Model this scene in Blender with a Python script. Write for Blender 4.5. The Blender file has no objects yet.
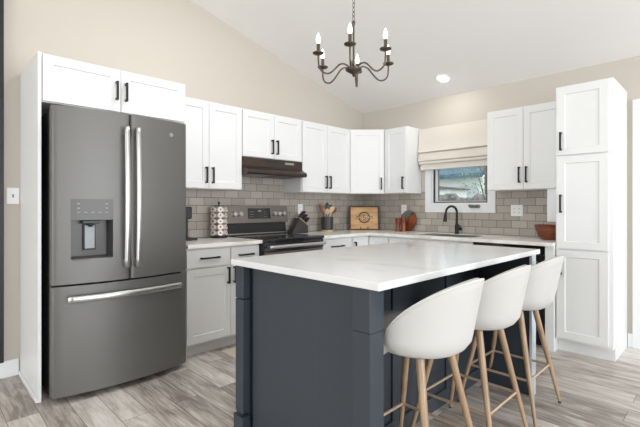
import bpy, bmesh, math, random
from mathutils import Vector, Matrix
random.seed(7)
R = math.radians
PI = math.pi
SC = bpy.context.scene
COL = SC.collection

# ------------------------------------------------------------------ camera
F, YAW, CX, CY, CH, HY, PX = 409.75, .7903, 3.6635, -4.3842, 1.2098, 207.32, 323.45
cam = bpy.data.cameras.new('camera')
cam.sensor_width = 36
cam.lens = F / 640 * 36
cam.shift_x = -(PX - 320) / 640
cam.shift_y = (HY - 213.5) / 640
cam.clip_start = .02
camo = bpy.data.objects.new('camera', cam)
COL.objects.link(camo)
camo.location = (CX, CY, CH)
camo.rotation_euler = (PI / 2, 0, YAW)
SC.camera = camo

# ------------------------------------------------------------------ world, lights, exposure
w = bpy.data.worlds.new('sky'); SC.world = w; w.use_nodes = True
bg = w.node_tree.nodes['Background']
bg.inputs[0].default_value = (.86, .93, 1, 1)
bg.inputs[1].default_value = 2.8

def area(name, loc, rot, sx, sy, power, col=(1, 1, 1)):
    l = bpy.data.lights.new(name, 'AREA'); l.shape = 'RECTANGLE'; l.size = sx; l.size_y = sy
    l.energy = power; l.color = col
    o = bpy.data.objects.new(name, l); COL.objects.link(o); o.location = loc; o.rotation_euler = rot
    return o
# daylight through the patio opening on the right and the windows behind the camera
area('daylight_patio', (9.3, -3.2, 1.3), (0, R(102), 0), 2.4, 5.4, 410, (.93, .965, 1))
area('daylight_rear', (3.6, -11.9, 1.45), (R(102), 0, 0), 6.8, 2.4, 290, (.96, .98, 1))
SC.view_settings.view_transform = 'Standard'
SC.view_settings.look = 'None'
SC.view_settings.gamma = 1
SC.view_settings.use_curve_mapping = False
SC.view_settings.exposure = -0.50
SC.cycles.max_bounces = 10
SC.cycles.diffuse_bounces = 6
SC.cycles.use_denoising = True
SC.cycles.sample_clamp_indirect = 6

# ------------------------------------------------------------------ materials
def srgb(r, g, b):
    f = lambda c: c / 12.92 if c <= .04045 else ((c + .055) / 1.055) ** 2.4
    return (f(r / 255), f(g / 255), f(b / 255), 1)

def mat(name, col, rough=.5, metal=0., spec=.5, bump=None, mottle=None, emit=None, coat=0.):
    m = bpy.data.materials.new(name); m.use_nodes = True
    nt = m.node_tree; N = nt.nodes; L = nt.links; p = N['Principled BSDF']
    p.inputs['Base Color'].default_value = col
    p.inputs['Roughness'].default_value = rough
    p.inputs['Metallic'].default_value = metal
    p.inputs['Specular IOR Level'].default_value = spec
    p.inputs['Coat Weight'].default_value = coat
    if emit:
        p.inputs['Emission Color'].default_value = emit[0]; p.inputs['Emission Strength'].default_value = emit[1]
    tc = N.new('ShaderNodeTexCoord')
    if bump:
        n = N.new('ShaderNodeTexNoise'); n.inputs['Scale'].default_value = bump[0]; n.inputs['Detail'].default_value = 3
        mp = N.new('ShaderNodeMapping')
        if len(bump) > 2: mp.inputs['Scale'].default_value = bump[2]
        L.new(tc.outputs['Object'], mp.inputs[0]); L.new(mp.outputs[0], n.inputs[0])
        b = N.new('ShaderNodeBump'); b.inputs['Strength'].default_value = bump[1]; b.inputs['Distance'].default_value = .002
        L.new(n.outputs[0], b.inputs['Height']); L.new(b.outputs[0], p.inputs['Normal'])
    if mottle:   # (scale vec, other colour, lo, hi)
        n = N.new('ShaderNodeTexNoise'); n.inputs['Scale'].default_value = 1; n.inputs['Detail'].default_value = 6
        n.inputs['Distortion'].default_value = .4
        mp = N.new('ShaderNodeMapping'); mp.inputs['Scale'].default_value = mottle[0]
        L.new(tc.outputs['Object'], mp.inputs[0]); L.new(mp.outputs[0], n.inputs[0])
        r = N.new('ShaderNodeMapRange'); r.inputs[1].default_value = mottle[2]; r.inputs[2].default_value = mottle[3]
        mx = N.new('ShaderNodeMix'); mx.data_type = 'RGBA'
        mx.inputs[6].default_value = col; mx.inputs[7].default_value = mottle[1]
        L.new(n.outputs[0], r.inputs[0]); L.new(r.outputs[0], mx.inputs[0]); L.new(mx.outputs[2], p.inputs['Base Color'])
    return m

M = {}
M['wall'] = mat('wall_paint', srgb(199, 192, 182), .85, bump=(180, .12))
M['ceil'] = mat('ceiling_paint', srgb(240, 239, 237), .9, bump=(60, .5))
M['white'] = mat('cabinet_white', srgb(228, 229, 229), .42)
M['trim'] = mat('trim_white', srgb(229, 231, 232), .45)
M['black'] = mat('black_metal', (.012, .012, .013, 1), .42, .3)
M['blackpl'] = mat('black_plastic', (.015, .015, .017, 1), .35)
M['glassblk'] = mat('black_glass', (.012, .012, .014, 1), .12, coat=.5)
M['slate'] = mat('slate_steel', srgb(108, 107, 105), .44, .5, bump=(1, .05, (2, 2, 400)))
M['recess'] = mat('recess_dark', srgb(84, 83, 82), .4, .5)
M['slate_dark'] = mat('slate_dark', (.03, .03, .032, 1), .5, .3)
M['steel'] = mat('brushed_steel', srgb(188, 188, 186), .3, .9, bump=(1, .05, (3, 3, 300)))
M['steel_warm'] = mat('range_steel', srgb(138, 130, 124), .3, .9)
M['bronze'] = mat('hood_bronze', srgb(84, 73, 67), .3, .85)
M['navy'] = mat('island_navy', srgb(54, 61, 69), .4)
M['quartz'] = mat('white_quartz', srgb(226, 227, 228), .16, mottle=((3, 7, 3), srgb(212, 213, 216), .55, .75))
M['counter'] = mat('cream_quartz', srgb(242, 240, 235), .2, mottle=((5, 5, 5), srgb(220, 215, 206), .5, .7))
M['edge'] = mat('edge_pale', srgb(186, 195, 202), .4)
M['boucle'] = mat('stool_fabric', srgb(196, 195, 193), .95, bump=(420, .5))
M['pipe'] = mat('stool_piping', srgb(205, 204, 202), .9)
M['legwood'] = mat('leg_wood', srgb(168, 143, 116), .35, mottle=((30, 30, 4), srgb(150, 124, 98), .4, .65))
M['railm'] = mat('rail_gold', srgb(205, 184, 160), .28, .5)
M['linen'] = mat('blind_linen', srgb(218, 211, 201), .95, bump=(300, .4, (1, 1, 3)))
M['brass'] = mat('antique_pewter', srgb(92, 82, 72), .35, .8)
M['bulb'] = mat('bulb_lit', (1, 1, 1, 1), .3, emit=((1, .96, .9, 1), 9))
M['lens'] = mat('lens_lit', (1, 1, 1, 1), .3, emit=((1, .97, .93, 1), 5))
M['plate'] = mat('plate_white', srgb(240, 240, 240), .35)
M['pewter'] = mat('crank_pewter', srgb(130, 128, 126), .35, .7)
M['slot_light'] = mat('paddle_plastic', srgb(158, 163, 168), .35)
M['slot'] = mat('slot_grey', srgb(120, 120, 120), .5)
M['wood'] = mat('maple_board', srgb(222, 180, 128), .5, mottle=((4, 4, 40), srgb(196, 148, 96), .4, .62))
M['redwood'] = mat('acacia_wood', srgb(140, 74, 42), .35, mottle=((6, 6, 40), srgb(88, 42, 24), .4, .65))
M['palewood'] = mat('pale_wood', srgb(212, 186, 150), .55, mottle=((20, 20, 4), srgb(188, 156, 118), .4, .65))
M['copper'] = mat('copper_brown', srgb(142, 78, 52), .3, .5)
M['slatestone'] = mat('grey_stone', srgb(96, 98, 98), .5, mottle=((40, 40, 40), srgb(130, 132, 132), .5, .7))
M['charcoal'] = mat('charcoal_ceramic', (.035, .037, .04, 1), .45)
M['podw'] = mat('pod_foil', srgb(236, 228, 222), .4)
M['podr'] = mat('pod_print', srgb(170, 92, 84), .5)
M['podd'] = mat('pod_print_dark', srgb(70, 56, 52), .5)
M['icon'] = mat('panel_icons', srgb(150, 150, 150), .5)
M['paddle'] = mat('paddle_grey', srgb(176, 182, 187), .3)
M['rug'] = mat('rug_beige', srgb(206, 196, 182), .95, bump=(250, .6))
M['siding'] = mat('siding_white', srgb(235, 236, 236), .7, bump=(1, .8, (.1, .1, 30)))
M['roofteal'] = mat('roof_teal', srgb(84, 112, 122), .8, mottle=((6, 6, 6), srgb(70, 98, 108), .4, .6))
M['stone'] = mat('garden_stone', srgb(150, 142, 136), .9, mottle=((9, 9, 9), srgb(90, 86, 84), .4, .6))
M['grass'] = mat('lawn', srgb(120, 132, 96), .95)
M['leaf'] = mat('leaf_olive', srgb(150, 158, 118), .9)
M['bark'] = mat('bark', srgb(120, 106, 92), .9)
M['garage'] = mat('garage_white', srgb(196, 200, 204), .6)
M['blueglass'] = mat('window_blue', srgb(150, 175, 190), .2)

def glass_mat():
    m = bpy.data.materials.new('window_glass'); m.use_nodes = True
    nt = m.node_tree; N = nt.nodes; L = nt.links
    N.remove(N['Principled BSDF']); out = N['Material Output']
    t = N.new('ShaderNodeBsdfTransparent'); t.inputs[0].default_value = (.97, .99, .99, 1)
    g = N.new('ShaderNodeBsdfGlossy'); g.inputs['Roughness'].default_value = .02
    fr = N.new('ShaderNodeFresnel'); fr.inputs[0].default_value = 1.45
    mx = N.new('ShaderNodeMixShader')
    L.new(fr.outputs[0], mx.inputs[0]); L.new(t.outputs[0], mx.inputs[1]); L.new(g.outputs[0], mx.inputs[2]); L.new(mx.outputs[0], out.inputs[0])
    return m
M['glass'] = glass_mat()

def floor_mat():
    m = bpy.data.materials.new('vinyl_planks'); m.use_nodes = True
    nt = m.node_tree; N = nt.nodes; L = nt.links; p = N['Principled BSDF']
    tc = N.new('ShaderNodeTexCoord')
    br = N.new('ShaderNodeTexBrick'); br.offset = .37; br.squash = 1
    br.inputs['Scale'].default_value = 1; br.inputs['Brick Width'].default_value = 1.22; br.inputs['Row Height'].default_value = .155
    br.inputs['Mortar Size'].default_value = .0018; br.inputs['Mortar Smooth'].default_value = .3; br.inputs['Bias'].default_value = 0
    br.inputs['Color1'].default_value = (0, 0, 0, 1); br.inputs['Color2'].default_value = (1, 1, 1, 1); br.inputs['Mortar'].default_value = (.5, .5, .5, 1)
    L.new(tc.outputs['Object'], br.inputs[0])
    # shift the grain from plank to plank
    add = N.new('ShaderNodeVectorMath'); add.operation = 'ADD'
    sc = N.new('ShaderNodeVectorMath'); sc.operation = 'SCALE'; sc.inputs['Scale'].default_value = 7.
    L.new(br.outputs[0], sc.inputs[0]); L.new(tc.outputs['Object'], add.inputs[0]); L.new(sc.outputs[0], add.inputs[1])
    mp = N.new('ShaderNodeMapping'); mp.inputs['Scale'].default_value = (1.7, 9, 1)
    L.new(add.outputs[0], mp.inputs[0])
    n1 = N.new('ShaderNodeTexNoise'); n1.inputs['Scale'].default_value = 1.3; n1.inputs['Detail'].default_value = 7; n1.inputs['Distortion'].default_value = 1.1
    n1.inputs['Roughness'].default_value = .62
    L.new(mp.outputs[0], n1.inputs[0])
    mp2 = N.new('ShaderNodeMapping'); mp2.inputs['Scale'].default_value = (4, 60, 1)
    L.new(add.outputs[0], mp2.inputs[0])
    n2 = N.new('ShaderNodeTexNoise'); n2.inputs['Scale'].default_value = 1.5; n2.inputs['Detail'].default_value = 4
    L.new(mp2.outputs[0], n2.inputs[0])
    ramp = N.new('ShaderNodeValToRGB'); e = ramp.color_ramp.elements
    e[0].position = .33; e[0].color = srgb(134, 125, 118); e[1].position = .70; e[1].color = srgb(224, 219, 213)
    k = e.new(.5); k.color = srgb(188, 180, 172)
    mix1 = N.new('ShaderNodeMath'); mix1.operation = 'MULTIPLY_ADD'; mix1.inputs[1].default_value = .35
    L.new(n2.outputs[0], mix1.inputs[0])
    m2 = N.new('ShaderNodeMath'); m2.operation = 'MULTIPLY'; m2.inputs[1].default_value = .75
    L.new(n1.outputs[0], m2.inputs[0]); L.new(m2.outputs[0], mix1.inputs[2])
    pl = N.new('ShaderNodeMath'); pl.operation = 'MULTIPLY_ADD'; pl.inputs[1].default_value = .26
    sep = N.new('ShaderNodeSeparateColor'); L.new(br.outputs[0], sep.inputs[0]); L.new(sep.outputs[0], pl.inputs[0])
    sub = N.new('ShaderNodeMath'); sub.operation = 'SUBTRACT'; sub.inputs[1].default_value = .15
    L.new(mix1.outputs[0], sub.inputs[0]); L.new(sub.outputs[0], pl.inputs[2]); L.new(pl.outputs[0], ramp.inputs[0])
    mo = N.new('ShaderNodeMix'); mo.data_type = 'RGBA'; mo.inputs[7].default_value = srgb(96, 86, 80)
    L.new(br.outputs['Fac'], mo.inputs[0]); L.new(ramp.outputs[0], mo.inputs[6]); L.new(mo.outputs[2], p.inputs['Base Color'])
    p.inputs['Roughness'].default_value = .33
    b = N.new('ShaderNodeBump'); b.inputs['Strength'].default_value = .25; b.inputs['Distance'].default_value = .002
    L.new(n2.outputs[0], b.inputs['Height']); L.new(b.outputs[0], p.inputs['Normal'])
    return m
M['floor'] = floor_mat()

def tile_mat(name, axis):
    m = bpy.data.materials.new(name); m.use_nodes = True
    nt = m.node_tree; N = nt.nodes; L = nt.links; p = N['Principled BSDF']
    tc = N.new('ShaderNodeTexCoord'); sp = N.new('ShaderNodeSeparateXYZ'); cb = N.new('ShaderNodeCombineXYZ')
    L.new(tc.outputs['Object'], sp.inputs[0]); L.new(sp.outputs[axis], cb.inputs[0])
    off = N.new('ShaderNodeMath'); off.operation = 'ADD'; off.inputs[1].default_value = -.918 + 20 * .0775
    L.new(sp.outputs[2], off.inputs[0]); L.new(off.outputs[0], cb.inputs[1])
    br = N.new('ShaderNodeTexBrick'); br.offset = .5
    br.inputs['Scale'].default_value = 1; br.inputs['Brick Width'].default_value = .155; br.inputs['Row Height'].default_value = .0775
    br.inputs['Mortar Size'].default_value = .003; br.inputs['Mortar Smooth'].default_value = .2; br.inputs['Bias'].default_value = 0
    br.inputs['Color1'].default_value = srgb(163, 156, 147); br.inputs['Color2'].default_value = srgb(184, 177, 168); br.inputs['Mortar'].default_value = srgb(114, 106, 98)
    L.new(cb.outputs[0], br.inputs[0]); L.new(br.outputs[0], p.inputs['Base Color'])
    rr = N.new('ShaderNodeMapRange'); rr.inputs[3].default_value = .16; rr.inputs[4].default_value = .7
    L.new(br.outputs['Fac'], rr.inputs[0]); L.new(rr.outputs[0], p.inputs['Roughness'])
    n = N.new('ShaderNodeTexNoise'); n.inputs['Scale'].default_value = 9
    L.new(tc.outputs['Object'], n.inputs[0])
    ad = N.new('ShaderNodeMath'); ad.operation = 'MULTIPLY_ADD'; ad.inputs[1].default_value = -1
    L.new(br.outputs['Fac'], ad.inputs[0]); L.new(n.outputs[0], ad.inputs[2])
    b = N.new('ShaderNodeBump'); b.inputs['Strength'].default_value = .5; b.inputs['Distance'].default_value = .003
    L.new(ad.outputs[0], b.inputs['Height']); L.new(b.outputs[0], p.inputs['Normal'])
    return m
M['tile_x'] = tile_mat('subway_tile_back', 0)
M['tile_y'] = tile_mat('subway_tile_left', 1)

# ------------------------------------------------------------------ mesh helpers
def BM(): return bmesh.new()

def box(bm, x0, x1, y0, y1, z0, z1, bev=0., mi=0):
    r = bmesh.ops.create_cube(bm, size=1)
    vs = r['verts']
    for v in vs:
        v.co = Vector(((x0 + x1) / 2 + v.co.x * (x1 - x0), (y0 + y1) / 2 + v.co.y * (y1 - y0), (z0 + z1) / 2 + v.co.z * (z1 - z0)))
    fs = set(f for v in vs for f in v.link_faces)
    for f in fs: f.material_index = mi
    if bev:
        es = list(set(e for v in vs for e in v.link_edges))
        bmesh.ops.bevel(bm, geom=es, offset=bev, segments=2, profile=.5, affect='EDGES', material=-1)
    return bm

def ringloft(bm, rings, closed=True, cap=True, mi=0, smooth=True):
    n = len(rings[0]); vr = [[bm.verts.new(p) for p in r] for r in rings]
    for a, b in zip(vr, vr[1:]):
        for i in range(n if closed else n - 1):
            j = (i + 1) % n
            f = bm.faces.new((a[i], a[j], b[j], b[i])); f.material_index = mi; f.smooth = smooth
    if cap:
        for r, fl in ((vr[0], True), (vr[-1], False)):
            f = bm.faces.new(r[::-1] if fl else r); f.material_index = mi
    return vr

def tube(bm, pts, rad, n=10, mi=0, cap=True):
    pts = [Vector(p) for p in pts]
    if not hasattr(rad, '__len__'): rad = [rad] * len(pts)
    rings = []; prev = None
    for i, p in enumerate(pts):
        t = (pts[min(i + 1, len(pts) - 1)] - pts[max(i - 1, 0)]).normalized()
        if prev is None:
            u = t.cross(Vector((0, 0, 1)))
            if u.length < .05: u = t.cross(Vector((1, 0, 0)))
            u.normalize()
        else:
            u = (prev - t * prev.dot(t)).normalized()
        prev = u; v = t.cross(u)
        rings.append([p + (u * math.cos(2 * PI * k / n) + v * math.sin(2 * PI * k / n)) * rad[i] for k in range(n)])
    ringloft(bm, rings, cap=cap, mi=mi)
    return bm

def lathe(bm, prof, c=(0, 0, 0), n=24, mi=0, cap=True):
    rings = [[(c[0] + r * math.cos(2 * PI * k / n), c[1] + r * math.sin(2 * PI * k / n), c[2] + z) for k in range(n)] for r, z in prof]
    ringloft(bm, rings, cap=cap, mi=mi); return bm

def prism(bm, pts, z0, z1, mi=0, mp=None):
    """polygon pts in (a,b), extruded along the third axis; mp maps (a,b,c)->xyz"""
    mp = mp or (lambda a, b, c: (a, b, c))
    lo = [bm.verts.new(mp(a, b, z0)) for a, b in pts]; hi = [bm.verts.new(mp(a, b, z1)) for a, b in pts]
    n = len(pts)
    for i in range(n):
        j = (i + 1) % n; f = bm.faces.new((lo[i], lo[j], hi[j], hi[i])); f.material_index = mi
    for q in (lo[::-1], hi):
        f = bm.faces.new(q); f.material_index = mi
    return bm

def obj(name, bm, m, parent=None, smooth=False, loc=None, rot=None):
    bmesh.ops.recalc_face_normals(bm, faces=bm.faces[:])
    me = bpy.data.meshes.new(name); bm.to_mesh(me); bm.free()
    for mm in (m if isinstance(m, (list, tuple)) else [m]): me.materials.append(M[mm])
    if smooth:
        for p in me.polygons: p.use_smooth = True
        try: me.set_sharp_from_angle(angle=R(40))
        except Exception: pass
    o = bpy.data.objects.new(name, me); COL.objects.link(o)
    if parent: o.parent = parent
    if loc: o.location = loc
    if rot: o.rotation_euler = rot
    return o

def tag(o, label=None, cat=None, group=None, kind=None):
    if label: o['label'] = label
    if cat: o['category'] = cat
    if group: o['group'] = group
    if kind: o['kind'] = kind
    return o

def thing(name, label, cat, loc=(0, 0, 0), rz=0., group=None):
    o = bpy.data.objects.new(name, None); o.empty_display_size = .1; COL.objects.link(o)
    o.location = loc; o.rotation_euler = (0, 0, rz)
    return tag(o, label, cat, group)

def struct(name, bm, m, **k):
    return tag(obj(name, bm, m, **k), kind='structure')

def copy_tree(o, parent=None):
    c = o.copy(); COL.objects.link(c)
    if parent: c.parent = parent
    for ch in list(o.children): copy_tree(ch, c)
    return c

# ------------------------------------------------------------------ room shell
XR, YB = 9.4, -12.0
ZC, SL, YRG = 2.5055, .2661, -6.5
ZR = ZC - SL * YRG
TH = .12
bm = BM(); box(bm, -TH, XR + TH, YB - TH, TH, -.08, 0); struct('floor', bm, 'floor')
def ceil_z(y): return ZC - SL * y if y > YRG else ZR + SL * (y - YRG)
bm = BM()
prism(bm, [(TH, ceil_z(TH)), (YRG, ZR), (YB - TH, ceil_z(YB - TH)), (YB - TH, ceil_z(YB - TH) + .1), (YRG, ZR + .1), (TH, ceil_z(TH) + .1)], -TH, XR + TH, mp=lambda a, b, c: (c, a, b))
struct('ceiling', bm, 'ceil')
gable = lambda: [(0, 0), (0, ceil_z(0)), (YRG, ZR), (YB, ceil_z(YB)), (YB, 0)]
bm = BM(); prism(bm, gable(), -TH, 0, mp=lambda a, b, c: (c, a, b)); struct('wall_left', bm, 'wall')
# right wall with a patio opening y -3.6..-.6, z 0..2.3
bm = BM()
box(bm, XR, XR + TH, -.5, 0, 0, ceil_z(0))
prism(bm, [(-.5, 2.5), (-.5, ceil_z(-.5)), (-6., ceil_z(-6.)), (-6., 2.5)], XR, XR + TH, mp=lambda a, b, c: (c, a, b))
prism(bm, [(-6., 0), (-6., ceil_z(-6.)), (YRG, ZR), (YB, ceil_z(YB)), (YB, 0)], XR, XR + TH, mp=lambda a, b, c: (c, a, b))
struct('wall_right', bm, 'wall')
# back wall with the kitchen window opening
WX0, WX1, WZ0, WZ1 = 1.085, 1.775, 1.25, 2.06
bm = BM(); zt = ceil_z(0)
box(bm, -TH, WX0, 0, TH, 0, zt); box(bm, WX1, XR + TH, 0, TH, 0, zt); box(bm, WX0, WX1, 0, TH, 0, WZ0); box(bm, WX0, WX1, 0, TH, WZ1, zt)
struct('wall_back', bm, 'wall')
bm = BM(); zf = ceil_z(YB)
box(bm, -TH, .2, YB - TH, YB, 0, zf); box(bm, 7.1, XR + TH, YB - TH, YB, 0, zf); box(bm, .2, 7.1, YB - TH, YB, 0, .2); box(bm, .2, 7.1, YB - TH, YB, 2.66, zf)
struct('wall_front', bm, 'wall')

# backsplash tiles
bm = BM(); t = .008
box(bm, 0, t, -2.92, -.0001, .9, 1.72); struct('trim_1', bm, 'tile_y')
bm = BM()
box(bm, t, 1.004, -t, 0, .9, 1.40); box(bm, 1.004, 1.853, -t, 0, .9, 1.1495); box(bm, 1.853, 2.60, -t, 0, .9, 1.40)
struct('trim_2', bm, 'tile_x')
# baseboards
bm = BM(); box(bm, 0, .014, YB, -3.866, 0, .12, .003); struct('baseboard_left', bm, 'trim')
bm = BM(); box(bm, 2.995, 3.03, -.014, 0, 0, .12, .003); struct('baseboard_back', bm, 'trim')
# tall black casing at the left edge
bm = BM(); box(bm, 0, .05, -4.25, -3.955, .121, 2.9, .003); struct('trim_3', bm, 'black')
# door and casing on the back wall, right of the pantry
bm = BM(); box(bm, 3.03, 3.115, -.022, 0, 0, 2.0495, .003); box(bm, 3.03, 4.1, -.022, 0, 2.05, 2.135, .003); box(bm, 4.015, 4.1, -.022, 0, 0, 2.0495, .003)
struct('trim_4', bm, 'trim')
bm = BM(); box(bm, 3.118, 4.012, -.02, -.001, .01, 2.047)
for zz in ((.15, .95), (1.1, 1.95)):
    for xx in ((3.22, 3.52), (3.61, 3.91)): box(bm, xx[0], xx[1], -.026, -.02, zz[0], zz[1], .002)
d1 = struct('door_1', bm, 'trim')
bm = BM(); tube(bm, [(3.95, -.02, 1.0), (3.95, -.07, 1.0), (3.86, -.075, 1.0)], .01); obj('door_handle', bm, 'black', d1)

# kitchen window
win = tag(bpy.data.objects.new('window_1', None), kind='structure'); COL.objects.link(win)
bm = BM()
box(bm, 1.004, WX0, -.02, -.0, 1.15, 2.14, .002); box(bm, WX1, 1.853, -.02, 0, 1.15, 2.14, .002)
box(bm, WX0, WX1, -.02, 0, 1.15, WZ0, .002); box(bm, WX0, WX1, -.02, 0, WZ1, 2.14, .002)
# jamb lining
box(bm, WX0 + .0005, WX0 + .016, 0, TH, WZ0 + .001, WZ1 - .001); box(bm, WX1 - .016, WX1 - .0005, 0, TH, WZ0 + .001, WZ1 - .001)
box(bm, WX0 + .016, WX1 - .016, 0, TH, WZ0 + .0005, WZ0 + .012); box(bm, WX0 + .016, WX1 - .016, 0, TH, WZ1 - .012, WZ1 - .0005)
obj('window_casing', bm, 'trim', win)
def frame(bm, x0, x1, z0, z1, wd, y0, y1):
    box(bm, x0, x0 + wd, y0, y1, z0, z1); box(bm, x1 - wd, x1, y0, y1, z0, z1)
    box(bm, x0 + wd, x1 - wd, y0, y1, z0, z0 + wd); box(bm, x0 + wd, x1 - wd, y0, y1, z1 - wd, z1)
bm = BM(); frame(bm, WX0 + .016, WX1 - .016, WZ0 + .012, WZ1 - .012, .013, .012, .03)
tag(obj('window_frame', bm, 'blackpl', win), 'black window frame')
bm = BM(); box(bm, WX0 + .029, WX0 + .062, .03, .06, WZ0 + .025, WZ1 - .025); box(bm, WX1 - .037, WX1 - .029, .03, .06, WZ0 + .025, WZ1 - .025); box(bm, WX0 + .062, WX1 - .037, .03, .06, WZ0 + .025, WZ0 + .033); box(bm, WX0 + .062, WX1 - .037, .03, .06, WZ1 - .04, WZ1 - .025)
obj('window_sash', bm, 'trim', win)
bm = BM(); frame(bm, WX0 + .0625, WX1 - .0375, WZ0 + .0335, WZ1 - .0405, .006, .032, .058)
obj('glazing_bead', bm, 'slot', win)
bm = BM(); box(bm, WX0 + .066, WX1 - .041, .043, .047, WZ0 + .037, WZ1 - .044); obj('pane', bm, 'glass', win)
bm = BM(); box(bm, 1.57, 1.69, -.05, -.0205, 1.205, 1.238, .006); tube(bm, [(1.67, -.05, 1.225), (1.65, -.064, 1.23), (1.58, -.066, 1.232)], .009)
tag(obj('window_crank', bm, 'pewter', win), 'silver window crank')
bm = BM(); box(bm, WX0 + .018, WX0 + .03, -.012, .012, 1.66, 1.72, .003); obj('window_latch', bm, 'black', win)

# ------------------------------------------------------------------ cabinets
def shaker(bm, x0, x1, z0, z1, yf, rail=.057, rec=.008, th=.02):
    """door slab: front at y=yf (local -y is the front)"""
    g = .0022; x0 += g; x1 -= g; z0 += g; z1 -= g
    yb = yf + th
    r = min(rail, (z1 - z0) * .3)
    O = [(x0, z0), (x1, z0), (x1, z1), (x0, z1)]; I = [(x0 + r, z0 + r), (x1 - r, z0 + r), (x1 - r, z1 - r), (x0 + r, z1 - r)]
    I2 = [(x0 + r + .004, z0 + r + .004), (x1 - r - .004, z0 + r + .004), (x1 - r - .004, z1 - r - .004), (x0 + r + .004, z1 - r - .004)]
    ob = [bm.verts.new((a, yb, b)) for a, b in O]; of = [bm.verts.new((a, yf, b)) for a, b in O]
    i1 = [bm.verts.new((a, yf, b)) for a, b in I]; i2 = [bm.verts.new((a, yf + rec, b)) for a, b in I2]
    bm.faces.new(ob)
    for i in range(4):
        j = (i + 1) % 4
        bm.faces.new((ob[i], ob[j], of[j], of[i])); bm.faces.new((of[i], of[j], i1[j], i1[i])); bm.faces.new((i1[i], i1[j], i2[j], i2[i]))
    bm.faces.new(i2)
    return bm

def slab(bm, x0, x1, z0, z1, yf, th=.02):
    g = .0022; box(bm, x0 + g, x1 - g, yf, yf + th, z0 + g, z1 - g, .0015)

def pull(parent, x, z, yf, L=.145, vert=True):
    bm = BM(); a = L / 2; s = .0068
    if vert:
        box(bm, x - s, x + s, yf - .035, yf - .022, z - a, z + a, .001)
        for q in (-1, 1): box(bm, x - s, x + s, yf - .022, yf, z + q * (a - .008) - s, z + q * (a - .008) + s)
    else:
        box(bm, x - a, x + a, yf - .035, yf - .022, z - s, z + s, .001)
        for q in (-1, 1): box(bm, x + q * (a - .008) - s, x + q * (a - .008) + s, yf - .022, yf, z - s, z + s)
    return tag(obj('handle', bm, 'black', parent), 'black bar handle')

def cabinet(name, label, loc, rz, w_, d, z0, z1, fronts, group=None, cat='cabinet', kick=0.):
    """fronts: (type, x0, x1, z0, z1, (hx, hz, vert, L)|None); z absolute"""
    t_ = thing(name, label, cat, (loc[0], loc[1], z0), rz, group)
    bm = BM()
    if kick:
        box(bm, 0, w_, -d, 0, kick, z1 - z0, .001); box(bm, 0, w_, -d + .07, 0, 0, kick)
    else:
        box(bm, 0, w_, -d, 0, 0, z1 - z0, .001)
    obj('body', bm, 'white', t_)
    yf = -d - .0205
    for ty, a, b, c, e, h in fronts:
        bm = BM()
        c -= z0; e -= z0
        if ty == 'slab': slab(bm, a, b, c, e, yf); nm = 'drawer_front'
        elif ty == 'drawer': shaker(bm, a, b, c, e, yf, .03); nm = 'drawer_front'
        else: shaker(bm, a, b, c, e, yf); nm = 'door'
        dr = obj(nm, bm, 'white', t_)
        if h: pull(dr, h[0], h[1] - z0, yf, h[3] if len(h) > 3 else .145, h[2])
    return t_
L90 = PI / 2
UT, UB = 2.1626, 1.3775
UD = .309
g_ = 'white wall cabinets left of the window'
# left wall: local x = world y, starts at y0
def up_left(y0, y1, zb, ym, label):
    w_ = y1 - y0; m_ = ym - y0
    hz = zb + .12
    cabinet('wall_cabinet', label, (.0085, y0 + .0008), L90, w_ - .0016, UD, zb, UT,
            [('door', .004, m_, zb + .004, UT - .012, (m_ - .032, hz, True)), ('door', m_, w_ - .006, zb + .004, UT - .012, (m_ + .032, hz, True))], g_)
up_left(-2.888, -2.1815, UB, -2.532, 'white two-door wall cabinet between the refrigerator and the range hood')
up_left(-2.1815, -1.4169, 1.70, -1.7988, 'short white two-door wall cabinet directly above the range hood')
up_left(-1.4169, -.6285, UB, -1.0263, 'white two-door wall cabinet between the range hood and the corner cabinet')
# diagonal corner cabinet
t_ = thing('corner_cabinet', 'white one-door diagonal wall cabinet filling the corner of the kitchen', 'cabinet', (0, 0, UB), 0, g_)
bm = BM(); e_ = .627; q_ = .0085
prism(bm, [(q_, -q_), (q_, -e_), (UD + q_, -e_), (e_, -UD - q_), (e_, -q_)], 0, UT - UB)
obj('body', bm, 'white', t_)
p0 = Vector((UD + q_, -e_, 0)); p1 = Vector((e_, -UD - q_, 0)); wd_ = (p1 - p0).length
df = bpy.data.objects.new('x', None)
bm = BM(); shaker(bm, .012, wd_ - .012, .004, UT - UB - .012, -.0205)
bm.transform(Matrix.Translation(p0) @ Matrix.Rotation(R(45), 4, 'Z'))
dr = obj('door', bm, 'white', t_)
h_ = pull(dr, wd_ - .05, .12, -.0205); h_.data.transform(Matrix.Translation(p0) @ Matrix.Rotation(R(45), 4, 'Z'))
bpy.data.objects.remove(df)
cabinet('wall_cabinet', 'narrow white one-door wall cabinet between the corner cabinet and the window', (.629, -.0085), 0, .318, UD, UB, UT,
        [('door', .01, .315, UB + .004, UT - .012, (.28, UB + .12, True))], g_)
cabinet('wall_cabinet', 'white two-door wall cabinet between the window and the tall pantry', (1.8985, -.0085), 0, .688, UD, UB, UT,
        [('door', .004, .348, UB + .004, UT - .012, (.316, UB + .14, True, .15)), ('door', .348, .686, UB + .004, UT - .012, (.380, UB + .14, True, .15))])
# small white box under it beside the pantry
bm = BM(); box(bm, 2.449, 2.586, -.325, -.0085, 1.08, 1.376, .002)
tag(obj('cabinet_filler', bm, 'white'), 'small white box panel hanging beside the pantry above the wooden bowl', 'panel')

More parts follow.
